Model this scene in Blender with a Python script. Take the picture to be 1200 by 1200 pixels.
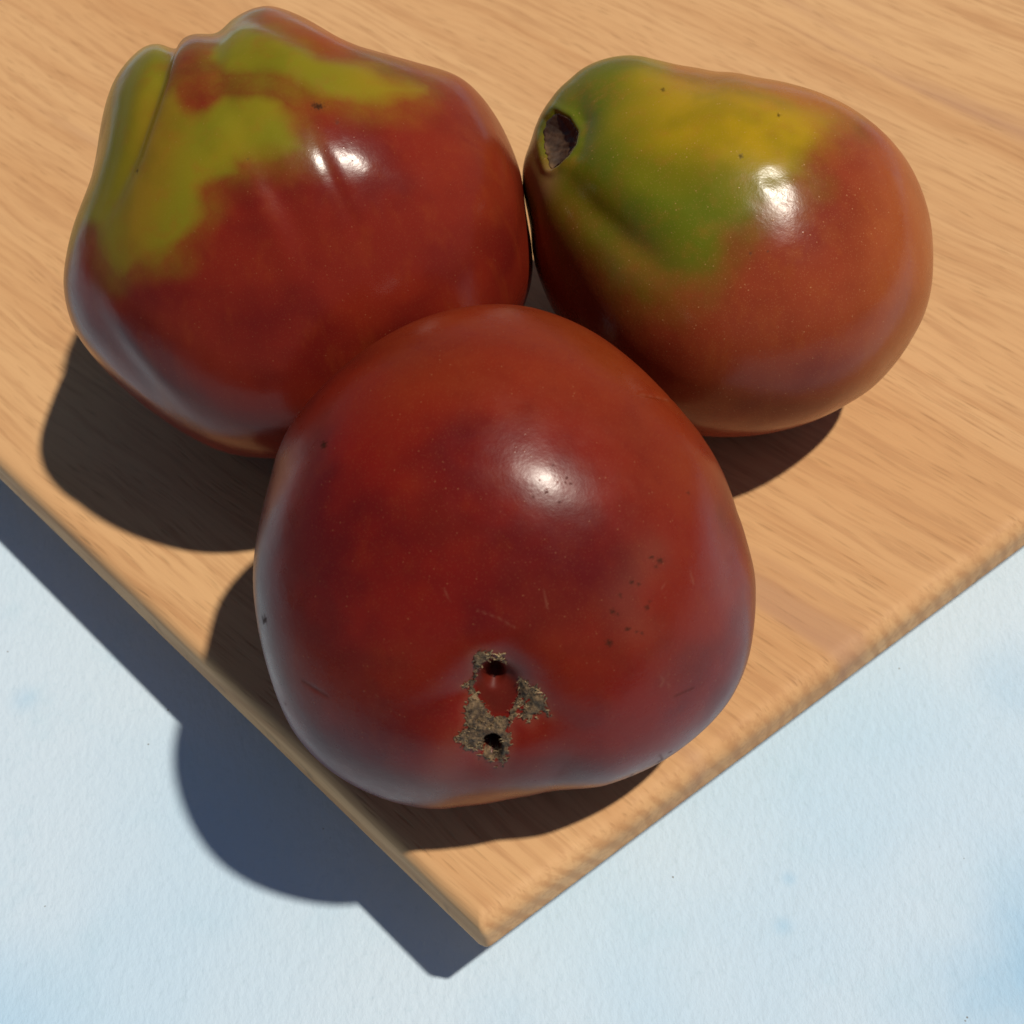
import bpy, bmesh, math, random
import numpy as np
from mathutils import Matrix

for o in list(bpy.data.objects):
    bpy.data.objects.remove(o)
scene = bpy.context.scene
col = scene.collection
rng = np.random.default_rng(7)

# ------------------------------------------------------------------ camera
TOP = 0.0284                      # board top above the table
FPX = 1700.0                      # focal length in pixels of the 1200 px photograph
PITCH, ROLL = math.radians(53.22), math.radians(-8.71)
CAM = np.array([0.0, 0.0, 0.22788 + TOP])
_s, _c = math.sin(PITCH), math.cos(PITCH)
M0 = np.array([[1, 0, 0], [0, _s, -_c], [0, _c, _s]])
RZ = np.array([[math.cos(ROLL), -math.sin(ROLL), 0], [math.sin(ROLL), math.cos(ROLL), 0], [0, 0, 1]])
MC = M0 @ RZ                      # columns: camera right, up, back
cam = bpy.data.cameras.new('camera')
cam_ob = bpy.data.objects.new('camera', cam)
col.objects.link(cam_ob)
mw = Matrix.Identity(4)
for i in range(3):
    for j in range(3):
        mw[i][j] = MC[i, j]
    mw[i][3] = CAM[i]
cam_ob.matrix_world = mw
cam.sensor_fit = 'HORIZONTAL'
cam.sensor_width = 36.0
cam.lens = 36.0 * FPX / 1200.0
cam.clip_start, cam.clip_end = 0.01, 50.0
cam.dof.use_dof = True
cam.dof.focus_distance = 0.243
cam.dof.aperture_fstop = 38.0
scene.camera = cam_ob

# ------------------------------------------------------------------ sky, sun, exposure
SUN_AZ, SUN_EL = math.radians(-17.4), math.radians(64.7)
world = bpy.data.worlds.new('World')
scene.world = world
world.use_nodes = True
wn, wl = world.node_tree.nodes, world.node_tree.links
sky = wn.new('ShaderNodeTexSky')
sky.sky_type = 'NISHITA'
sky.sun_disc = False
sky.sun_elevation = SUN_EL
sky.sun_rotation = math.pi / 2 - SUN_AZ
sky.air_density, sky.dust_density, sky.ozone_density = 1.0, 0.6, 1.5
bg = wn['Background']
bg.inputs['Strength'].default_value = 0.058
wl.new(sky.outputs['Color'], bg.inputs['Color'])
sun = bpy.data.lights.new('sun', 'SUN')
sun.energy = 5.0
sun.angle = math.radians(2.0)
sun.color = (1.0, 0.93, 0.80)
sun_ob = bpy.data.objects.new('sun', sun)
col.objects.link(sun_ob)
SD = np.array([math.cos(SUN_EL) * math.cos(SUN_AZ), math.cos(SUN_EL) * math.sin(SUN_AZ), math.sin(SUN_EL)])
from mathutils import Vector
sun_ob.rotation_euler = Vector(SD).to_track_quat('Z', 'Y').to_euler()
sun_ob.location = Vector(SD) * 2
scene.view_settings.view_transform = 'Standard'
scene.view_settings.look = 'None'
scene.view_settings.exposure = -0.47
scene.view_settings.gamma = 1.0
scene.view_settings.use_curve_mapping = False
scene.render.engine = 'CYCLES'

# ------------------------------------------------------------------ helpers
def ray(p):
    p = np.asarray(p, float)
    v = np.stack([p[..., 0] - 600, -(p[..., 1] - 600), np.full(p.shape[:-1], -FPX)], -1)
    v = v @ MC.T
    return v / np.linalg.norm(v, axis=-1, keepdims=True)

def project(P):
    q = (P - CAM) @ MC
    return np.stack([600 + FPX * q[..., 0] / -q[..., 2], 600 - FPX * q[..., 1] / -q[..., 2]], -1)

def tag(o, label=None, cat=None, group=None, kind=None):
    for k, v in (('label', label), ('category', cat), ('group', group), ('kind', kind)):
        if v:
            o[k] = v
    return o

def mesh_from_arrays(name, verts, quads, smooth=True):
    me = bpy.data.meshes.new(name)
    n, k = len(quads), quads.shape[1]
    me.vertices.add(len(verts))
    me.vertices.foreach_set('co', verts.astype(np.float32).ravel())
    me.loops.add(n * k)
    me.loops.foreach_set('vertex_index', quads.astype(np.int32).ravel())
    me.polygons.add(n)
    me.polygons.foreach_set('loop_start', np.arange(0, n * k, k, dtype=np.int32))
    if smooth:
        me.polygons.foreach_set('use_smooth', np.ones(n, bool))
    me.update(calc_edges=True)
    me.validate()
    return me

def attr(me, name, vals):
    a = me.attributes.new(name, 'FLOAT', 'POINT')
    a.data.foreach_set('value', np.clip(vals, -1, 2).astype(np.float32).ravel())

class NT:
    """small node-tree helper"""
    def __init__(self, name):
        self.m = bpy.data.materials.new(name)
        self.m.use_nodes = True
        self.t = self.m.node_tree
        self.b = self.t.nodes['Principled BSDF']
        self.tc = self.t.nodes.new('ShaderNodeTexCoord')
    def new(self, typ, **kw):
        n = self.t.nodes.new(typ)
        for k, v in kw.items():
            if k in n.inputs.keys():
                n.inputs[k].default_value = v
            else:
                setattr(n, k, v)
        return n
    def link(self, a, b):
        self.t.links.new(a, b)
    def setin(self, sock, v):
        if isinstance(v, bpy.types.NodeSocket):
            self.link(v, sock)
        elif isinstance(v, tuple) and len(v) == 3 and sock.type == 'RGBA':
            sock.default_value = (*v, 1)
        else:
            sock.default_value = v
    def coords(self, rot=(0, 0, 0), scale=(1, 1, 1)):
        mp = self.t.nodes.new('ShaderNodeMapping')
        mp.inputs['Rotation'].default_value = rot
        mp.inputs['Scale'].default_value = scale
        self.link(self.tc.outputs['Object'], mp.inputs['Vector'])
        return mp.outputs['Vector']
    def noise(self, vec, scale, detail=3, rough=0.55, dist=0.0):
        n = self.new('ShaderNodeTexNoise', Scale=scale, Detail=detail, Roughness=rough, Distortion=dist)
        self.link(vec, n.inputs['Vector'])
        return n.outputs['Fac']
    def ramp(self, fac, a, b, lo=0.0, hi=1.0, smooth=True):
        n = self.new('ShaderNodeMapRange')
        n.interpolation_type = 'SMOOTHSTEP' if smooth else 'LINEAR'
        self.setin(n.inputs['Value'], fac)
        n.inputs['From Min'].default_value, n.inputs['From Max'].default_value = a, b
        n.inputs['To Min'].default_value, n.inputs['To Max'].default_value = lo, hi
        return n.outputs['Result']
    def math(self, op, a, b=0.0):
        n = self.new('ShaderNodeMath', operation=op)
        self.setin(n.inputs[0], a)
        self.setin(n.inputs[1], b)
        return n.outputs[0]
    def mix(self, fac, a, b, mode='MIX'):
        n = self.new('ShaderNodeMix', data_type='RGBA', blend_type=mode)
        self.setin(n.inputs[0], fac)
        self.setin(n.inputs[6], a)
        self.setin(n.inputs[7], b)
        return n.outputs[2]
    def attr(self, name):
        return self.new('ShaderNodeAttribute', attribute_name=name).outputs['Fac']
    def bump(self, h, dist, strength=1.0, normal=None):
        n = self.new('ShaderNodeBump', Strength=strength, Distance=dist)
        self.link(h, n.inputs['Height'])
        if normal:
            self.link(normal, n.inputs['Normal'])
        return n.outputs['Normal']
    def voronoi(self, vec, scale, rnd=1.0):
        n = self.new('ShaderNodeTexVoronoi', Scale=scale, Randomness=rnd)
        self.link(vec, n.inputs['Vector'])
        return n

# ------------------------------------------------------------------ materials
def mat_paper():
    k = NT('pale_blue_paper')
    v = k.coords()
    big = k.noise(v, 9.0, 3, 0.5)
    mid = k.noise(v, 60.0, 4, 0.6)
    fine = k.noise(v, 620.0, 3, 0.6)
    c = k.mix(k.ramp(big, 0.40, 0.68), (0.575, 0.690, 0.80), (0.465, 0.640, 0.80))
    c = k.mix(k.ramp(mid, 0.52, 0.78, 0, 0.35), c, (0.43, 0.61, 0.73))
    c = k.mix(k.ramp(fine, 0.55, 0.75, 0, 0.28), c, (0.42, 0.56, 0.65))
    # a few washed blue stains in the sheet
    for (x, y, r, s) in STAINS:
        n = k.new('ShaderNodeVectorMath', operation='DISTANCE')
        n.inputs[1].default_value = (x, y, 0)
        k.link(v, n.inputs[0])
        d = k.math('ADD', n.outputs['Value'], k.math('ADD', k.ramp(mid, 0.2, 0.8, -0.15 * r, 0.15 * r, False), k.ramp(k.noise(v, 24.0, 2), 0.2, 0.8, -0.4 * r, 0.4 * r, False)))
        c = k.mix(k.ramp(d, r, 0.0, 0, s), c, (0.17, 0.44, 0.69))
    vo = k.voronoi(v, 260.0)
    speck = k.ramp(vo.outputs['Distance'], 0.07, 0.03)
    speck = k.math('MULTIPLY', speck, k.ramp(k.noise(v, 55.0, 1), 0.60, 0.66))
    c = k.mix(speck, c, (0.20, 0.19, 0.17))
    k.link(c, k.b.inputs['Base Color'])
    k.b.inputs['Roughness'].default_value = 0.85
    k.b.inputs['Specular IOR Level'].default_value = 0.2
    st = k.coords(rot=(0, 0, math.radians(40)), scale=(1, 0.55, 1))
    h = k.math('ADD', k.noise(st, 700.0, 3, 0.6), k.math('MULTIPLY', k.noise(v, 220.0, 2), 0.8))
    k.link(k.bump(h, 0.0009, 0.27), k.b.inputs['Normal'])
    return k.m

def mat_wood():
    # x across the grain, y along the grain, solid through the thickness
    k = NT('beech_wood')
    rot = k.coords(rot=(0, 0, -GRAIN))
    v = rot
    w0 = k.new('ShaderNodeMapping'); w0.inputs['Scale'].default_value = (1, 0.35, 1); k.link(v, w0.inputs['Vector'])
    warp = k.noise(w0.outputs['Vector'], 22.0, 3, 0.5)
    add = k.new('ShaderNodeVectorMath', operation='ADD')
    cmb = k.new('ShaderNodeCombineXYZ')
    k.link(k.ramp(warp, 0.2, 0.8, -0.005, 0.005, False), cmb.inputs['X'])
    k.link(v, add.inputs[0]); k.link(cmb.outputs[0], add.inputs[1])
    wv = add.outputs[0]
    def stretch(sx, sy, sz):
        mp = k.new('ShaderNodeMapping'); mp.inputs['Scale'].default_value = (sx, sy, sz)
        k.link(wv, mp.inputs['Vector']); return mp.outputs['Vector']
    # growth rings seen as arcs on the end face and long streaks on top
    sep = k.new('ShaderNodeSeparateXYZ'); k.link(wv, sep.inputs[0])
    arc = k.math('MULTIPLY', k.math('POWER', k.math('ADD', sep.outputs['Z'], -0.012), 2.0), 16.0)
    ringx = k.math('ADD', sep.outputs['X'], arc)
    ph = k.math('ADD', k.math('MULTIPLY', ringx, 1650.0), k.math('MULTIPLY', k.noise(stretch(1, 0.05, 0.3), 90.0, 2), 5.0))
    rings = k.math('ADD', k.math('MULTIPLY', k.math('SINE', ph), 0.5), 0.5)
    streak = k.noise(stretch(1, 0.045, 0.6), 110.0, 4, 0.6)
    broad = k.noise(stretch(1, 0.10, 0.5), 26.0, 3, 0.5)
    fibre = k.noise(stretch(1, 0.05, 1), 800.0, 3, 0.6)
    c = k.mix(k.ramp(broad, 0.3, 0.72), (0.665, 0.390, 0.185), (0.60, 0.325, 0.142))
    c = k.mix(k.ramp(streak, 0.46, 0.72, 0, 0.42), c, (0.48, 0.225, 0.09))
    c = k.mix(k.math('MULTIPLY', k.ramp(rings, 0.35, 1.0), k.ramp(sep.outputs['Z'], TOP - 0.0004, TOP - 0.0020, 0.08, 0.50)), c, (0.43, 0.20, 0.08))
    c = k.mix(k.ramp(fibre, 0.42, 0.72, 0, 0.45), c, (0.42, 0.20, 0.085))
    # medullary flecks: short darker dashes along the grain
    fl = k.voronoi(stretch(1, 0.12, 0.6), 760.0)
    f1 = k.math('MULTIPLY', k.ramp(fl.outputs['Distance'], 0.30, 0.08), k.ramp(k.noise(stretch(1, 0.3, 1), 240.0, 2), 0.40, 0.60))
    fl2 = k.voronoi(stretch(1, 0.10, 0.6), 1050.0)
    f2 = k.math('MULTIPLY', k.ramp(fl2.outputs['Distance'], 0.40, 0.12), k.ramp(k.noise(stretch(1, 0.25, 1), 330.0, 2), 0.34, 0.60))
    fleck = k.math('MULTIPLY', k.math('MAXIMUM', f1, k.math('MULTIPLY', f2, 0.7)), k.ramp(sep.outputs['Z'], TOP - 0.0016, TOP - 0.0002, 0.0, 1.0))
    c = k.mix(k.math('MULTIPLY', fleck, 0.30), c, (0.34, 0.165, 0.065))
    # rare greyish-pink heart streaks
    hs = k.ramp(k.noise(stretch(1, 0.07, 0.5), 38.0, 3, 0.65), 0.60, 0.74)
    c = k.mix(k.math('MULTIPLY', hs, 0.6), c, (0.40, 0.205, 0.125))
    # grubby marks low on the edges
    low = k.ramp(sep.outputs['Z'], TOP - 0.0035, TOP - 0.008)
    grub = k.math('MULTIPLY', low, k.ramp(k.noise(v, 190.0, 3), 0.52, 0.74))
    c = k.mix(k.math('MULTIPLY', grub, 0.55), c, (0.16, 0.10, 0.06))
    k.link(c, k.b.inputs['Base Color'])
    k.link(k.ramp(streak, 0.3, 0.7, 0.62, 0.74), k.b.inputs['Roughness'])
    k.b.inputs['Specular IOR Level'].default_value = 0.3
    h = k.math('ADD', k.math('MULTIPLY', fibre, 0.5), k.math('MULTIPLY', fleck, -0.5))
    h = k.math('ADD', h, k.math('MULTIPLY', streak, 0.6))
    k.link(k.bump(h, 0.00028, 0.7), k.b.inputs['Normal'])
    return k.m

def mat_skin(name, red, dark, orange, green, yellow, rough, speck_amt, bump_amt, spec):
    k = NT(name)
    v = k.coords()
    n1 = k.noise(v, 55.0, 3, 0.5)
    n2 = k.noise(v, 240.0, 4, 0.6)
    n3 = k.noise(v, 1500.0, 3, 0.6)
    c = k.mix(k.ramp(n1, 0.38, 0.66), red, dark)
    c = k.mix(k.math('MULTIPLY', k.attr('orange'), k.ramp(n2, 0.25, 0.7, 0.75, 1.0)), c, orange)
    sv = k.coords(rot=(math.radians(35), math.radians(20), 0), scale=(1, 1, 0.16))
    c = k.mix(k.ramp(k.noise(sv, 260.0, 3, 0.6), 0.48, 0.75, 0, 0.17), c, orange)
    c = k.mix(k.ramp(k.noise(v, 620.0, 3, 0.6), 0.50, 0.80, 0, 0.15), c, dark)
    # green shoulders with a mottled, broken border
    jit = k.math('ADD', k.ramp(k.noise(v, 150.0, 3, 0.5), 0.25, 0.75, -0.20, 0.20, False), k.ramp(n3, 0.2, 0.8, -0.07, 0.07, False))
    gsock = k.attr('green')
    inner = k.math('MULTIPLY', k.math('MULTIPLY', gsock, k.math('SUBTRACT', 1.0, gsock)), 4.0)
    g = k.ramp(k.math('ADD', gsock, k.math('MULTIPLY', jit, inner)), 0.0, 1.0, 0.0, 1.0, False)
    gy = k.mix(k.attr('yellow'), green, yellow)
    gy = k.mix(k.math('MULTIPLY', k.attr('orange'), 0.6), gy, orange)
    gy = k.mix(k.ramp(n2, 0.45, 0.75, 0, 0.22), gy, orange)
    gy = k.mix(k.ramp(n1, 0.45, 0.62, 0, 0.35), gy, (0.10, 0.095, 0.004))
    c = k.mix(g, c, gy)
    # tiny pale pores
    vo = k.voronoi(v, 900.0)
    pore = k.ramp(vo.outputs['Distance'], 0.16, 0.05)
    pore = k.math('MULTIPLY', pore, k.ramp(k.noise(v, 330.0, 1), 0.46, 0.62))
    c = k.mix(k.math('MULTIPLY', pore, speck_amt), c, (0.60, 0.30, 0.13))
    vo2 = k.voronoi(v, 2300.0)
    c = k.mix(k.math('MULTIPLY', k.ramp(vo2.outputs['Distance'], 0.35, 0.1), speck_amt * 0.30), c, (0.55, 0.26, 0.10))
    c = k.mix(k.attr('pale'), c, (0.36, 0.17, 0.10))
    c = k.mix(k.attr('dark'), c, (0.022, 0.011, 0.006))
    k.link(c, k.b.inputs['Base Color'])
    r = k.ramp(n2, 0.3, 0.7, rough - 0.03, rough + 0.04)
    r = k.math('ADD', r, k.math('MULTIPLY', k.attr('dark'), 0.4))
    k.link(r, k.b.inputs['Roughness'])
    k.link(k.math('MULTIPLY', k.math('SUBTRACT', 1.0, k.attr('dark')), spec), k.b.inputs['Specular IOR Level'])
    h = k.math('ADD', k.math('MULTIPLY', n3, 0.7), k.math('MULTIPLY', pore, 0.4))
    nb = k.bump(h, 0.00006 * bump_amt, 0.5)
    nb = k.bump(k.noise(v, 130.0, 2, 0.5), 0.0006, 0.22, nb)
    k.link(nb, k.b.inputs['Normal'])
    return k.m

def mat_cork():
    k = NT('dry_corky_scar')
    v = k.coords()
    n = k.noise(v, 900.0, 4, 0.65)
    n2 = k.noise(v, 260.0, 3, 0.6)
    c = k.mix(k.ramp(n, 0.35, 0.68), (0.045, 0.022, 0.009), (0.23, 0.140, 0.066))
    c = k.mix(k.ramp(n2, 0.5, 0.75, 0, 0.6), c, (0.12, 0.075, 0.036))
    c = k.mix(k.attr('dark'), c, (0.010, 0.006, 0.006))
    k.link(c, k.b.inputs['Base Color'])
    k.b.inputs['Roughness'].default_value = 0.7
    k.link(k.bump(k.noise(v, 1600.0, 3, 0.7), 0.0005, 0.9), k.b.inputs['Normal'])
    return k.m

def mat_hollow():
    k = NT('stem_hollow_lining')
    v = k.coords()
    n = k.noise(v, 420.0, 4, 0.6)
    c = k.mix(k.ramp(n, 0.35, 0.7), (0.030, 0.014, 0.006), (0.070, 0.032, 0.013))
    c = k.mix(k.math('MULTIPLY', k.attr('pale'), k.ramp(n, 0.25, 0.65, 0.3, 0.9)), c, (0.24, 0.135, 0.055))
    k.link(c, k.b.inputs['Base Color'])
    k.b.inputs['Roughness'].default_value = 0.6
    k.link(k.bump(n, 0.0006, 0.6), k.b.inputs['Normal'])
    return k.m

# ------------------------------------------------------------------ table
def hit(p, z):
    d = ray(p)
    return CAM + (z - CAM[2]) / d[2] * d

STAINS = []
for px, r, s in (((1290, 1190), 0.036, 0.70), ((925, 1030), 0.0022, 0.25), ((918, 1085), 0.003, 0.25),
                 ((30, 820), 0.005, 0.22), ((1190, 800), 0.012, 0.16), ((10, 1190), 0.02, 0.14), ((600, 1195), 0.012, 0.10)):
    P = hit(px, 0.0)
    STAINS.append((P[0], P[1], r, s))
bm = bmesh.new()
bmesh.ops.create_grid(bm, x_segments=8, y_segments=8, size=0.5)
for vv in bm.verts:
    vv.co = (vv.co.x * 0.95, 0.55 + vv.co.y * 1.3, 0.0)
me = bpy.data.meshes.new('tabletop'); bm.to_mesh(me); bm.free()
table = bpy.data.objects.new('tabletop', me)
me.materials.append(mat_paper())
col.objects.link(table)
tag(table, 'pale blue white mottled sheet with a fine paper grain under the wooden board', kind='structure')

# ------------------------------------------------------------------ cutting board
YAW, SKEW = math.radians(29.23), math.radians(8.66)
CORNER = np.array([-0.01602, 0.08671])
GRAIN = math.radians(130.0) - YAW - math.pi / 2      # grain direction in the board's own frame
BW, BL = 0.34, 0.42
def inset_quad(pts, ins, r, k=9):
    """a convex outline moved inwards by ins with corners of radius r"""
    n = len(pts); L = []
    for i in range(n):
        a, b = pts[i], pts[(i + 1) % n]
        d = (b - a) / np.linalg.norm(b - a); nn = np.array([-d[1], d[0]])
        L.append((a + nn * (ins[i] + r), d, nn))
    out = []
    for i in range(n):
        (a, d, n0), (b, e, n1) = L[i - 1], L[i]
        t = np.linalg.solve(np.stack([d, -e], 1), b - a)
        c = a + t[0] * d
        a0 = math.atan2(-n0[1], -n0[0]); a1 = math.atan2(-n1[1], -n1[0])
        while a1 < a0:
            a1 += 2 * math.pi
        for s in np.linspace(a0, a1, k):
            out.append((c[0] + r * math.cos(s), c[1] + r * math.sin(s)))
    return out
def board():
    # profile: (inset from outline, height below top); the underside is chamfered back as a finger grip
    # end-grain edges are well rounded, the long-grain edges keep a steeper side
    prof = [(0.030, 0.030, 0.0), (0.0080, 0.0080, 0.0), (0.0039, 0.0040, 0.0)]
    for a in np.linspace(0, math.pi / 2, 12)[1:]:
        d = 0.0072 * (1 - math.cos(a))
        q = max(0.0, 1 - d / 0.0030)
        q2 = max(0.0, 1 - d / 0.0038)
        prof.append((0.0002 + 0.0034 * (1 - math.sqrt(1 - q2 * q2)), 0.0012 + 0.0025 * (1 - math.sqrt(1 - q * q)), -d))
    prof += [(0.0001, 0.0012, -0.0080), (0.0006, 0.0012, -0.0092), (0.0020, 0.0012, -0.0106), (0.0034, 0.0018, -0.0116), (0.0240, 0.0240, -TOP + 0.0010), (0.0252, 0.0252, -TOP), (0.04, 0.04, -TOP)]
    e2 = np.array([-math.sin(SKEW), math.cos(SKEW)])
    pts = [np.array([0.0, 0.0]), np.array([BW, 0.0]), np.array([BW + 0.055, BL]), e2 * BL * 1.02]
    rings = []
    for i0, i1, z in prof:
        r = max(0.0012 - i0 * 0.25, 0.0006)
        rings.append([(x, y, TOP + z) for x, y in inset_quad(pts, (i0, i1, i0, i1), r)])
    n = len(rings[0])
    verts = [p for r in rings for p in r]
    faces = []
    for i in range(len(rings) - 1):
        for j in range(n):
            a, b = i * n + j, i * n + (j + 1) % n
            faces.append((a, a + n, b + n, b))
    faces.append(tuple(range(n)))
    faces.append(tuple(reversed(range((len(rings) - 1) * n, len(rings) * n))))
    me = bpy.data.meshes.new('cutting_board')
    me.from_pydata(verts, [], faces)
    for p in me.polygons:
        p.use_smooth = True
    me.update()
    o = bpy.data.objects.new('cutting_board', me)
    o.location = (CORNER[0], CORNER[1], 0.0004)
    o.rotation_euler = (0, 0, YAW)
    me.materials.append(mat_wood())
    col.objects.link(o)
    tag(o, 'light beech wood cutting board with rounded edges, one corner showing', 'cutting board')
    return o
board_ob = board()
RESTZ = TOP + 0.0004

# ------------------------------------------------------------------ tomatoes
def seg_dist(p, a, b):
    """distance of points to a segment and the parameter along it"""
    ab = b - a
    t = np.clip(((p - a) @ ab) / (ab @ ab), 0, 1)
    return np.hypot(*(p - (a + t[..., None] * ab)).T).T if p.ndim == 2 else np.linalg.norm(p - (a + t[..., None] * ab), axis=-1), t

def stroke(p, pts, vals):
    """nearest distance to a polyline and the value carried along it"""
    pts = np.asarray(pts, float)
    best = np.full(p.shape[:-1], 1e9); val = np.zeros(p.shape[:-1])
    for i in range(len(pts) - 1):
        ab = pts[i + 1] - pts[i]
        t = np.clip(((p - pts[i]) @ ab) / (ab @ ab), 0, 1)
        d = np.linalg.norm(p - (pts[i] + t[..., None] * ab), axis=-1)
        m = d < best
        best = np.where(m, d, best)
        val = np.where(m, vals[i] + t * (vals[i + 1] - vals[i]), val)
    return best, val

def inside(p, poly):
    poly = np.asarray(poly, float)
    x, y = p[..., 0], p[..., 1]
    r = np.zeros(x.shape, bool)
    for i in range(len(poly)):
        (x0, y0), (x1, y1) = poly[i - 1], poly[i]
        c = (y0 > y) != (y1 > y)
        r ^= c & (x < (x1 - x0) * (y - y0) / (y1 - y0 + 1e-12) + x0)
    return r

def signed(p, poly):
    """signed distance in pixels, positive inside"""
    cl = list(poly) + [poly[0]]
    d, _ = stroke(p, cl, [0] * len(cl))
    return np.where(inside(p, poly), d, -d)

def smooth01(x, a, b):
    t = np.clip((x - a) / (b - a), 0, 1)
    return t * t * (3 - 2 * t)

def wobble(P, wl, seed, n=14):
    """cheap smooth 3D noise around 0"""
    r = np.random.default_rng(seed)
    out = np.zeros(P.shape[:-1])
    for i in range(n):
        d = r.normal(size=3); d /= np.linalg.norm(d)
        out += np.sin(P @ d * (2 * math.pi / (wl * r.uniform(0.6, 1.7))) + r.uniform(0, 6.28))
    return out / math.sqrt(n / 2.0)

class Tomato:
    def __init__(s, centre, outline, front, back, feats=None, specks=(), skew=(0, 0), full=1.0):
        s.full = full
        s.c = np.array(centre, float)
        s.feats, s.specks = feats, specks
        d = ray(s.c)
        s.d = d
        s.er = np.cross(d, [0, 0, 1.0]); s.er /= np.linalg.norm(s.er)
        s.eu = np.cross(s.er, d)
        o = ray(np.array(outline, float))
        o = o / (o @ d)[:, None]                 # on the plane one metre along d
        u, v = o @ s.er, o @ s.eu
        psi, rho = np.arctan2(v, u), np.hypot(u, v) * 0.993
        k = np.argsort(psi); psi, rho = psi[k], rho[k]
        N = 720
        s.ps = np.linspace(-math.pi, math.pi, N, endpoint=False)
        r = np.interp(s.ps, psi, rho, period=2 * math.pi)
        F = np.fft.rfft(r); f = np.arange(len(F))
        s.rho = np.fft.irfft(F * np.exp(-(f / 34.0) ** 2), N)
        s.rho_s = np.fft.irfft(F * np.exp(-(f / 3.0) ** 2), N)
        s.mean = s.rho.mean()
        s.Df, s.Db = s.mean * front, s.mean * back
        s.skew = s.mean * np.array(skew)
        s.t = 1.0
        th, ps = np.meshgrid(np.linspace(0, math.pi, 200), s.ps[::6], indexing='ij')
        z = s.base(th, ps)[..., 2] - CAM[2]
        s.t = (RESTZ - 0.0003 - CAM[2]) / z.min()
        s.centre = CAM + s.t * d
        s.org = np.array([s.centre[0], s.centre[1], RESTZ])
        s.px = FPX / s.t                          # pixels per metre at the tomato
    def base(s, th, ps):
        sn, cs = np.sin(th), np.cos(th)
        r1 = np.interp(ps, s.ps, s.rho, period=2 * math.pi)
        r0 = np.interp(ps, s.ps, s.rho_s, period=2 * math.pi)
        w = np.abs(sn) ** 5
        r = (r0 * (1 - w) + r1 * w) * np.abs(sn) ** s.full
        z = np.where(cs > 0, np.abs(cs) ** s.full * s.Df, cs * s.Db)
        cf = np.clip(cs, 0, 1) ** 1.5
        L = (r * np.cos(ps) + cf * s.skew[0])[..., None] * s.er + (r * np.sin(ps) + cf * s.skew[1])[..., None] * s.eu - z[..., None] * s.d
        return CAM + s.t * (s.d + L)
    def surf(s, th, ps):
        P = s.base(th, ps)
        px = project(P)
        n = P - s.centre
        n /= np.linalg.norm(n, axis=-1, keepdims=True)
        fw = smooth01(np.cos(th), -0.55, -0.05)
        disp = wobble(P, 0.03, 3) * 0.00025
        if s.feats:
            disp = disp + s.feats(px, P) * 0.001 * fw
        return P + n * disp[..., None], px, n
    def inv(s, px):
        """surface parameters of pixels on the near side"""
        o = ray(px); o = o / (o @ s.d)[..., None]
        u, v = o @ s.er, o @ s.eu
        th = np.full(u.shape, 0.5)
        for _ in range(60):
            cs = np.cos(th)
            depth = 1 - cs * s.Df
            x, y = u * depth - cs ** 1.5 * s.skew[0], v * depth - cs ** 1.5 * s.skew[1]
            ps = np.arctan2(y, x); r = np.hypot(x, y)
            r1 = np.interp(ps, s.ps, s.rho, period=2 * math.pi); r0 = np.interp(ps, s.ps, s.rho_s, period=2 * math.pi)
            w = np.sin(th) ** 5
            th = 0.5 * th + 0.5 * np.arcsin(np.clip(r / (r0 * (1 - w) + r1 * w), 0, 0.9999))
        return th, ps
    def build(s, colour, mat):
        NP = 720
        ths = np.concatenate([np.linspace(0, math.radians(104), 300), np.linspace(math.radians(104), math.pi, 50)[1:]])[1:-1]
        th, ps = np.meshgrid(ths, s.ps, indexing='ij')
        P, px, n = s.surf(th, ps)
        Pf, pxf, _ = s.surf(np.array([1e-5, math.pi - 1e-5]), np.array([0.0, 0.0]))
        nr = len(ths)
        V = np.concatenate([P.reshape(-1, 3), Pf]); PX = np.concatenate([px.reshape(-1, 2), pxf])
        i, j = np.meshgrid(np.arange(nr - 1), np.arange(NP), indexing='ij')
        j2 = (j + 1) % NP
        q = np.stack([i * NP + j, (i + 1) * NP + j, (i + 1) * NP + j2, i * NP + j2], -1).reshape(-1, 4)
        f0, f1 = nr * NP, nr * NP + 1
        jj = np.arange(NP); j3 = (jj + 1) % NP
        cap = np.concatenate([np.stack([np.full(NP, f0), jj, j3, j3], -1), np.stack([np.full(NP, f1), (nr - 1) * NP + j3, (nr - 1) * NP + jj, (nr - 1) * NP + jj], -1)])
        me = bpy.data.meshes.new('tomato')
        tri = cap[:, :3]
        nq, nt = len(q), len(tri)
        me.vertices.add(len(V)); me.vertices.foreach_set('co', (V - s.org).astype(np.float32).ravel())
        me.loops.add(nq * 4 + nt * 3)
        me.loops.foreach_set('vertex_index', np.concatenate([q.ravel(), tri.ravel()]).astype(np.int32))
        me.polygons.add(nq + nt)
        me.polygons.foreach_set('loop_start', np.concatenate([np.arange(nq) * 4, nq * 4 + np.arange(nt) * 3]).astype(np.int32))
        me.polygons.foreach_set('use_smooth', np.ones(nq + nt, bool))
        me.update(calc_edges=True)
        c = colour(PX, V)
        front = np.concatenate([(np.cos(th) > -0.1).ravel(), [True, False]])
        dark = np.zeros(len(V))
        for (x, y, rx, ry, a) in s.specks:
            dd = PX - (x, y)
            w = 1 + 0.45 * np.sin(dd[:, 0] * 1.1 + dd[:, 1] * 0.5 + x) * np.sin(dd[:, 1] * 0.9 - dd[:, 0] * 0.4 + y)
            dark = np.maximum(dark, 0.85 * a * (1 - smooth01(np.hypot(dd[:, 0] / rx, dd[:, 1] / ry) * w, 0.35, 1.35)))
        c['dark'] = np.maximum(c.get('dark', 0), dark * front)
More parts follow.
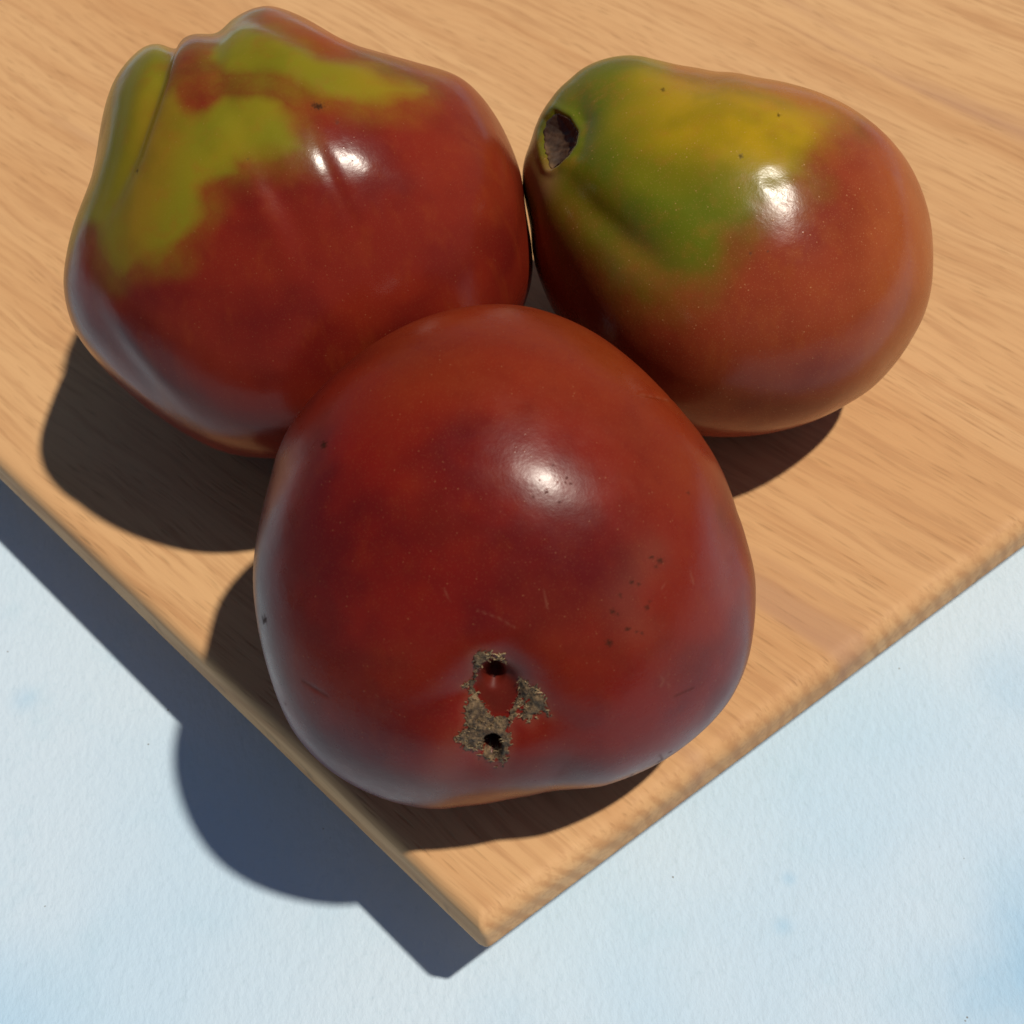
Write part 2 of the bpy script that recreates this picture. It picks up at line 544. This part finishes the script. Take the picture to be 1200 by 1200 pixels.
        for nm in ('green', 'yellow', 'orange', 'dark', 'pale'):
            vals = c.get(nm, 0) * np.ones(len(V))
            if nm == 'pale':
                vals = vals * front
            attr(me, nm, vals)
        me.materials.append(mat)
        o = bpy.data.objects.new('tomato', me)
        o.location = s.org
        col.objects.link(o)
        return o

# ---- ribbed tomato with green lobed shoulders
LEFT_OUT = [(312,6),(327,10),(349,18),(371,30),(393,45),(418,56),(454,67),(487,77),(514,84),(534,91),(556,110),(570,127),(585,150),(597,175),(607,202),(615,237),(619,265),(619,300),(615,335),(606,365),(588,405),(555,448),(510,485),(455,512),(400,526),(355,530),(320,530),(287,530),(257,525),(225,511),(190,490),(157,466),(132,442),(107,412),(90,387),(80,357),(75,330),(79,295),(87,260),(96,237),(107,210),(115,180),(120,150),(126,120),(135,92),(150,70),(170,51),(185,46.5),(197,50),(205,45),(220,40),(250,36.5),(265,27),(282,15),(297,8)]
def left_feats(p, P):
    h = np.zeros(p.shape[:-1])
    def groove(pts, vals, w, pw=2.0):
        d, v = stroke(p, pts, vals)
        return -v * np.exp(-(d / w) ** pw)
    h += groove([(199,40),(184,90),(172,130),(157,180),(135,235),(108,285)], [1.0, 0.95, 0.8, 0.6, 0.3, 0.0], 8)
    h += groove([(199,40),(184,90),(172,130),(157,180),(130,240)], [0.7, 0.7, 0.6, 0.4, 0.1], 15)
    h += groove([(92,310),(118,372),(150,425),(195,474),(235,505)], [0.0, 0.4, 0.55, 0.4, 0.1], 16)
    h -= groove([(120,350),(150,400),(185,446),(225,485)], [0.0, 0.3, 0.35, 0.1], 14)
    h += groove([(352,130),(388,206),(425,285),(450,350)], [0.0, 0.17, 0.10, 0.0], 9)
    h += groove([(380,120),(411,191),(452,280)], [0.0, 0.03, 0.0], 8)
    h += groove([(440,110),(468,150),(505,230)], [0.0, 0.12, 0.0], 14)
    h -= groove([(265,170),(300,235),(350,330),(380,400)], [0.0, 0.3, 0.2, 0.0], 18)
    h += groove([(285,150),(335,240),(385,340)], [0.1, 0.25, 0.0], 16)
    h += groove([(252,30),(248,70),(258,105),(280,140)], [0.8, 0.8, 0.5, 0.1], 16)
    h += groove([(270,18),(300,19),(335,36),(372,60),(420,70),(480,92)], [0.2, 0.6, 0.8, 0.7, 0.4, 0.0], 13)
    h -= groove([(285,45),(340,68),(400,92),(450,100)], [0.2, 0.6, 0.5, 0.1], 28)
    h += groove([(300,90),(350,104),(395,120)], [0.2, 0.6, 0.1], 16)
    # flats where the neighbours press against it
    h -= 1.0 * np.exp(-((p[..., 0] - 622) / 14) ** 2 - ((p[..., 1] - 258) / 48) ** 2)
    h -= 2.8 * np.exp(-(np.hypot(p[..., 0] - 462, p[..., 1] - 462) / 66) ** 2)
    return h
GL1 = [(150,55),(185,42),(197,60),(186,105),(205,98),(222,118),(240,132),(262,114),(300,112),(325,120),(342,140),(350,160),(362,178),(330,185),(300,190),(275,188),(280,204),(262,212),(243,225),(235,250),(222,280),(205,298),(175,312),(147,321),(130,300),(112,268),(92,285),(70,305),(60,250),(100,150),(110,100)]
GL2 = [(246,34),(262,22),(292,20),(330,38),(372,66),(412,76),(470,90),(502,100),(503,112),(478,118),(440,126),(400,121),(370,108),(340,90),(300,84),(264,80),(248,62)]
def left_colour(p, P):
    w = wobble(P, 0.011, 5) * 5
    s1 = signed(p, GL1) + w
    s2 = signed(p, GL2) + w * 0.6
    g = np.maximum(smooth01(s1, -19, 17), smooth01(s2, -17, 15))
    g = np.maximum(g, 0.30 * smooth01(np.maximum(s1, s2), -40, 0))
    upper = smooth01(p[..., 1], 175, 90) * smooth01(p[..., 0], 420, 330)
    g = np.maximum(g, 0.45 * upper)
    # brownish middle of the first patch
    d, _ = stroke(p, [(190,130),(170,220),(150,290)], [0, 0, 0])
    br = np.exp(-(d / 34) ** 2)
    d2, _ = stroke(p, [(222,60),(228,110)], [0, 0])
    g = g * (1 - 0.5 * np.exp(-((d2 + 2.5 * w / 5) / 17) ** 2))
    yel = np.clip(0.25 + 0.5 * smooth01(p[..., 0], 330, 480) + 0.20 * wobble(P, 0.012, 9), 0, 1)
    d3, _ = stroke(p, [(320,10),(400,48)], [0, 0])
    org = np.maximum(0.32 * br * g, np.exp(-(d3 / 16) ** 2))
    org = np.maximum(org, 0.35 * smooth01(p[..., 0], 430, 600) * smooth01(p[..., 1], 330, 90))
    return dict(green=g * (1 - 0.10 * br), yellow=np.maximum(yel, 0.6 * br), orange=org)

# ---- pear-shaped tomato, half green
RIGHT_OUT = [(611,206),(613,189),(621,172),(630,153),(642,127),(655,106),(676,87),(702,73),(732,66),(766,67),(791,73),(838,80),(889,89),(931,99),(970,114),(1008,136),(1038,161),(1061,189),(1078,223),(1089,257),(1094,296),(1092,335),(1084,365),(1069,395),(1049,426),(1022,456),(994,475),(967,490),(934,501),(898,508),(857,510),(815,507),(768,490),(722,458),(685,420),(660,385),(646,355),(637,328),(628,300),(619,268),(613,238)]
HOLLOW = [(652,136),(661,139),(668,152),(667,166),(661,178),(652,187),(644,192),(640,180),(638,167),(639,155),(643,145)]
HOLLOW = [(653 + (x - 653) * 1.0, 165 + (y - 165) * 1.06) for x, y in HOLLOW]
def right_feats(p, P):
    h = np.zeros(p.shape[:-1])
    def groove(pts, vals, w):
        d, v = stroke(p, pts, vals)
        return -v * np.exp(-(d / w) ** 2)
    h += groove([(655,205),(690,245),(745,292),(800,335)], [0.5, 1.0, 0.8, 0.0], 20)
    h -= groove([(700,185),(760,235),(830,285)], [0.2, 0.7, 0.1], 24)
    h += groove([(672,100),(676,135),(674,175)], [0.3, 0.9, 0.5], 15)
    dd = np.hypot((p[..., 0] - 905) / 50, (p[..., 1] - 215) / 32)
    h += 0.045 * wobble(P, 0.0055, 33) * np.exp(-dd ** 2)
    h += groove([(770,75),(830,90)], [0.5, 0.5], 18)
    h -= 1.0 * np.exp(-((p[..., 0] - 616) / 14) ** 2 - ((p[..., 1] - 262) / 48) ** 2)
    s = signed(p, HOLLOW)
    h += -2.5 * smooth01(s, -7.0, 11.0)
    h += 0.35 * np.exp(-((s + 7) / 5.5) ** 2)
    return h
GR = [(600,150),(640,60),(740,40),(900,70),(990,112),(985,135),(962,156),(942,178),(938,202),(925,226),(888,244),(872,264),(856,284),(838,310),(818,332),(786,344),(745,342),(705,318),(668,290),(635,262),(600,245)]
def right_colour(p, P):
    w = wobble(P, 0.010, 15) * 5
    s = signed(p, GR) + w
    lowleft = smooth01(p[..., 0] * 0.75 - p[..., 1], 230, 330)
    g = smooth01(s, -34, 32)
    g = np.maximum(g, 0.38 * smooth01(s, -60, 0))
    g = g * (0.70 + 0.30 * lowleft)
    d, _ = stroke(p, [(800,100),(850,120),(930,150)], [0, 0, 0])
    d2, _ = stroke(p, [(760,160),(900,190)], [0, 0])
    yel = np.clip(np.exp(-(d / 62) ** 2) + 0.35 * np.exp(-(d2 / 40) ** 2) + 0.06 * wobble(P, 0.012, 19), 0, 1)
    d3, _ = stroke(p, [(800,70),(900,92),(990,125)], [0, 0, 0])
    org = np.exp(-(d3 / 24) ** 2)
    org = np.maximum(org, 0.5 * smooth01(p[..., 0], 960, 1085))
    d4, _ = stroke(p, [(622,200),(634,225),(640,205)], [0, 0, 0])
    pale = 0.35 * np.exp(-(d4 / 14) ** 2)
    return dict(green=g * (1 - 0.5 * np.exp(-(d3 / 15) ** 2)), yellow=yel, orange=org, pale=pale)

# ---- dark red tomato with corky stem scar
FRONT_OUT = [(579,365),(621,369),(653,379),(696,398),(733,422),(771,454),(808,494),(840,537),(861,585),(877,638),(887,681),(884,729),(875,771),(851,819),(819,857),(776,894),(733,916),(691,929),(643,932),(600,938),(547,947),(509,950),(477,945),(435,929),(387,897),(349,857),(323,809),(307,761),(300,713),(299,659),(304,617),(317,563),(333,515),(360,478),(397,441),(440,409),(493,382),(536,370)]
SCAR = [(552,770),(562,764),(575,767),(588,772),(592,780),(600,790),(612,803),(620,809),(632,811),(639,822),(642,830),(648,848),(636,845),(624,859),(610,854),(598,860),(600,872),(598,884),(590,902),(577,901),(560,897),(556,888),(542,886),(538,877),(530,873),(541,858),(540,842),(546,830),(537,816),(550,808),(553,787)]
BULGE = [(562,800),(566,790),(579,785),(592,794),(603,810),(605,827),(593,848),(577,850),(563,834),(557,820)]
BULGE = [(581 + (x - 581) * 1.24, 821 + (y - 821) * 1.20) for x, y in BULGE]
def front_feats(p, P):
    h = np.zeros(p.shape[:-1])
    d = np.hypot((p[..., 0] - 582) / 1.15, p[..., 1] - 825)
    h -= 3.2 * np.exp(-(d / 58) ** 2)
    h -= 1.9 * np.exp(-(np.hypot(p[..., 0] - 584, p[..., 1] - 818) / 30) ** 2)
    h -= 2.0 * (1 - smooth01(np.hypot((p[..., 0] - 577) / 15, (p[..., 1] - 804) / 23), 0.15, 1.15))
    h += 1.1 * np.exp(-(np.hypot((p[..., 0] - 581) / 20, (p[..., 1] - 828) / 18)) ** 2)
    h -= 6.5 * (1 - smooth01(np.hypot((p[..., 0] - 576) / 13, (p[..., 1] - 884) / 13), 0.45, 1.15))
    # shallow folds running into the scar
    for a, b, dep, w in (((560,900),(520,950),0.7,22), ((640,850),(760,870),0.6,26), ((530,830),(420,850),0.6,24), ((600,770),(640,690),0.35,22), ((660,905),(700,935),0.9,30)):
        dd, v = stroke(p, [a, b], [dep, 0.0])
        h -= v * np.exp(-(dd / w) ** 2)
    dd, v = stroke(p, [(752,459),(770,462),(786,467)], [0.1, 0.3, 0.1])
    h -= v * np.exp(-(dd / 2.5) ** 2)
    dd, v = stroke(p, [(357,796),(372,806),(386,815)], [0.02, 0.10, 0.02])
    h -= v * np.exp(-(dd / 2.2) ** 2)
    dd, v = stroke(p, [(840,520),(862,600),(866,690)], [0.3, 0.8, 0.3])
    h -= v * np.exp(-(dd / 22) ** 2)
    return h
SCRATCH = [[(752,459),(770,462),(786,467)], [(770,790),(782,802)], [(781,789),(772,803)], [(560,715),(585,724),(603,735)], [(636,690),(641,712)], [(520,690),(528,705)], [(778,682),(772,690)], [(498,897),(520,905)], [(806,668),(812,684)]]
CRACKS = [[(357,796),(372,806),(386,815)], [(772,884),(776,890),(771,894)], [(790,815),(812,806)], [(735,917),(742,908)]]
def front_colour(p, P):
    w = wobble(P, 0.02, 25)
    d, _ = stroke(p, [(470,400),(600,385),(720,430),(800,520)], [0] * 4)
    org = np.clip(0.85 * np.exp(-(d / 78) ** 2) + 0.12 * w, 0, 1)
    d2, _ = stroke(p, [(770,600),(830,680),(800,760)], [0] * 3)
    org = np.maximum(org, 0.30 * np.exp(-(d2 / 60) ** 2))
    pale = np.zeros(p.shape[:-1])
    for s in SCRATCH:
        dd, _ = stroke(p, s, [0] * len(s))
        pale = np.maximum(pale, 0.17 * np.exp(-(dd / 1.3) ** 2) * (0.6 + 0.4 * np.sin(p[..., 0] * 0.7)))
    dd, _ = stroke(p, [(760,650),(730,700),(745,735)], [0] * 3)
    pale = np.maximum(pale, 0.10 * np.exp(-(dd / 26) ** 2))
    dd, _ = stroke(p, [(530,880),(500,930)], [0, 0])
    pale = np.maximum(pale, 0.12 * np.exp(-(dd / 20) ** 2))
    # brown halo around the scar
    s = signed(p, SCAR)
    halo = np.exp(-(np.maximum(-s, 0) / 7) ** 2)
    pale = np.maximum(pale, 0.12 * halo * (s < 4))
    dark = np.zeros(p.shape[:-1])
    for c in CRACKS:
        dd, _ = stroke(p, c, [0] * len(c))
        dark = np.maximum(dark, 0.38 * np.exp(-(dd / 1.2) ** 2))
    dark = np.maximum(dark, 0.42 * smooth01(signed(p, BULGE), -3, 5))
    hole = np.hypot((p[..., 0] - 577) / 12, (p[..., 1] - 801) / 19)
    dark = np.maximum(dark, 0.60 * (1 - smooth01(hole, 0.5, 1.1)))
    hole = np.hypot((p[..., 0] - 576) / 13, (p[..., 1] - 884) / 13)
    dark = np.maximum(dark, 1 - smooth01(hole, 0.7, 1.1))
    return dict(orange=org, pale=pale, dark=dark)

SP_FRONT = [(379,521,3.6,5,1),(312,726,3,4.5,.9),(761,653,3,2.2,.8),(771,657,4,3.4,.8),(766,664,2.4,2,.6),(738,682,2.6,3,.8),(746,684,2,2,.7),(725,697,2,3,.6),(716,716,2.8,3,.8),(722,719,2,1.8,.6),(756,711,3,3,.7),(759,704,2,2,.5),(733,736,3.4,2.2,.95),(712,752,4,4,.85),(744,739,2,1.6,.7),(750,741,1.8,1.8,.7),(640,577,2,2,.7),(664,560,2,1.6,.7),(668,567,1.8,1.5,.7),(662,566,1.5,1.5,.6),(625,583,1.6,1.6,.6),(655,589,1.8,1.8,.6),(648,545,1.4,1.4,.5),(806,578,2,2,.6),(338,822,1.6,1.6,.5),(785,881,1.6,1.6,.6)]
SP_LEFT = [(373,124,6,4,1),(368,122,3,3,.8),(395,144,2,3,.4),(160,200,2,2,.8),(291,187,1.5,1.5,.4)]
SP_RIGHT = [(775,101,2.2,2.6,.8),(912,136,2.4,2.2,.8),(868,184,2.4,2.4,.8),(880,297,2,2,.5),(900,295,1.5,1.5,.5)]

T_left = Tomato((348,268), LEFT_OUT, 1.00, 1.05, left_feats, SP_LEFT, (0.05, -0.10), 0.88)
T_right = Tomato((852,288), RIGHT_OUT, 1.0, 1.0, right_feats, SP_RIGHT, (0.03, -0.12))
T_front = Tomato((593,657), FRONT_OUT, 0.84, 0.85, front_feats, SP_FRONT, (-0.015, 0.13))

m_left = mat_skin('ribbed_tomato_skin', (0.190, 0.016, 0.007), (0.128, 0.009, 0.006), (0.29, 0.055, 0.010), (0.180, 0.160, 0.009), (0.25, 0.165, 0.008), 0.225, 0.13, 0.8, 0.19)
m_right = mat_skin('pear_tomato_skin', (0.270, 0.044, 0.015), (0.200, 0.026, 0.010), (0.38, 0.105, 0.018), (0.112, 0.128, 0.006), (0.37, 0.225, 0.006), 0.24, 0.45, 1.0, 0.19)
m_front = mat_skin('dark_tomato_skin', (0.172, 0.0090, 0.0042), (0.100, 0.0055, 0.0045), (0.212, 0.028, 0.005), (0.2, 0.17, 0.01), (0.4, 0.25, 0.01), 0.290, 0.14, 1.0, 0.24)

G = 'tomatoes on the cutting board'
tom_left = tag(T_left.build(left_colour, m_left), 'ribbed red tomato with patchy green lobed shoulders and a deep crease', 'tomato', G)
tom_right = tag(T_right.build(right_colour, m_right), 'pear-shaped tomato half green and yellow, half brownish red, stem hollow showing', 'tomato', G)
tom_front = tag(T_front.build(front_colour, m_front), 'dark red tomato with a brown corky stem scar, at the corner of the board', 'tomato', G)

# ------------------------------------------------------------------ stem scar and stem hollow: parts with a surface of their own
def patch(T, x0, x1, y0, y1, step, keep, height, name, mat, parent, attrs=None):
    xs, ys = np.arange(x0, x1, step), np.arange(y0, y1, step)
    gx, gy = np.meshgrid(xs, ys, indexing='ij')
    px = np.stack([gx, gy], -1).astype(float)
    th, ps = T.inv(px)
    P, _, n = T.surf(th, ps)
    P = P + n * (height(px, P) * 0.001)[..., None]
    nx, ny = gx.shape
    i, j = np.meshgrid(np.arange(nx - 1), np.arange(ny - 1), indexing='ij')
    q = np.stack([i * ny + j, i * ny + j + 1, (i + 1) * ny + j + 1, (i + 1) * ny + j], -1).reshape(-1, 4)
    k = keep(px).ravel()
    q = q[k[q].all(axis=1)]
    used = np.unique(q); remap = np.zeros(nx * ny, int); remap[used] = np.arange(len(used))
    me = mesh_from_arrays(name, P.reshape(-1, 3)[used] - T.org, remap[q])
    for a, v in (attrs(px, P) if attrs else {}).items():
        attr(me, a, v.ravel()[used])
    me.materials.append(mat)
    o = bpy.data.objects.new(name, me)
    col.objects.link(o)
    o.parent = parent
    return o

m_cork = mat_cork()
def jag(px):
    x, y = px[..., 0], px[..., 1]
    return 1.6 * np.sin(x * 0.9 + 2 * np.sin(y * 0.5)) + 1.5 * np.sin(y * 1.1 + 1.7 * np.sin(x * 0.6)) + 0.9 * np.sin(x * 2.3 - y * 1.9)
def scar_keep(px):
    # brown cork only on the ring: the shiny red middle and the upper right membrane stay free
    s = signed(px, SCAR) + jag(px)
    b = signed(px, BULGE) + jag(px) * 0.5
    mem = signed(px, [(590,775),(625,792),(640,812),(618,812),(606,806),(594,790)])
    hole = np.hypot((px[..., 0] - 576) / 11.5, (px[..., 1] - 884) / 11.5) + jag(px) * 0.02
    return (s > 0) & (b < 0) & (mem < 1) & (hole > 0.95)
def scar_h(px, P):
    s = signed(px, SCAR)
    n = wobble(P, 0.0026, 41, 24) * 0.22 + wobble(P, 0.0010, 42, 24) * 0.10
    return 0.06 + 0.55 * n + 0.16 * smooth01(s, 0, 8)
scar = patch(T_front, 524, 654, 758, 908, 0.8, scar_keep, scar_h, 'stem_scar', m_cork, tom_front,
             lambda px, P: {'dark': 0.45 * smooth01(wobble(P, 0.0009, 43, 20), 0.3, 1.2)})
scar['label'] = 'brown corky stem scar with two small holes'

# dry curled fibres standing on the scar
def fibres():
    r = np.random.default_rng(11)
    V, F = [], []
    pts = []
    while len(pts) < 330:
        p = np.array([r.uniform(526, 652), r.uniform(760, 906)])
        if scar_keep(p[None])[0]:
            pts.append(p)
    pts = np.array(pts)
    th, ps = T_front.inv(pts)
    P, _, n = T_front.surf(th, ps)
    P = P + n * 0.00016
    for k in range(len(pts)):
        nn = n[k]
        a = np.cross(nn, [0, 0, 1.0]); a /= np.linalg.norm(a); b = np.cross(nn, a)
        ang = r.normal(math.radians(35), 0.9)
        d = a * math.cos(ang) + b * math.sin(ang); w = np.cross(nn, d)
        L, W = r.uniform(0.0004, 0.0013), r.uniform(0.00006, 0.00019)
        curl = r.uniform(0.02, 0.28)
        base = len(V)
        for t in (0, 0.35, 0.7, 1.0):
            c = P[k] + d * (t - 0.5) * L + nn * (curl * L * (t * t) - 0.0001) + w * L * 0.25 * r.normal() * t
            ww = W * (1 - 0.75 * t)
            V += [c - w * ww, c + nn * ww * 0.9, c + w * ww]
        for i in range(3):
            for j in range(3):
                A, B = base + i * 3 + j, base + i * 3 + (j + 1) % 3
                F.append((A, B, B + 3, A + 3))
    me = mesh_from_arrays('cork_fibres', np.array(V) - T_front.org, np.array(F))
    k = NT('dry_fibre')
    c = k.mix(k.ramp(k.noise(k.coords(), 1200.0, 2), 0.35, 0.65), (0.07, 0.036, 0.015), (0.42, 0.29, 0.15))
    k.link(c, k.b.inputs['Base Color']); k.b.inputs['Roughness'].default_value = 0.6
    me.materials.append(k.m)
    o = bpy.data.objects.new('cork_fibres', me)
    col.objects.link(o)
    o.parent = scar
    o['kind'] = 'stuff'
fibres()

def hol_keep(px):
    return signed(px, HOLLOW) + jag(px) * 0.25 > -4.0
hollow = patch(T_right, 626, 682, 124, 206, 0.5, hol_keep, lambda px, P: 0.30 + 0.07 * wobble(P, 0.0016, 51, 20) - 0.55 * smooth01(-signed(px, HOLLOW), 1.0, 4.0), 'stem_hollow', mat_hollow(), tom_right,
               lambda px, P: {'pale': np.exp(-(stroke(px, [(634,168),(638,188),(643,198)], [0, 0, 0])[0] / 3.5) ** 2)})
hollow['label'] = 'dark brown stem hollow with a dry tan lip'
bpy.context.view_layer.update()
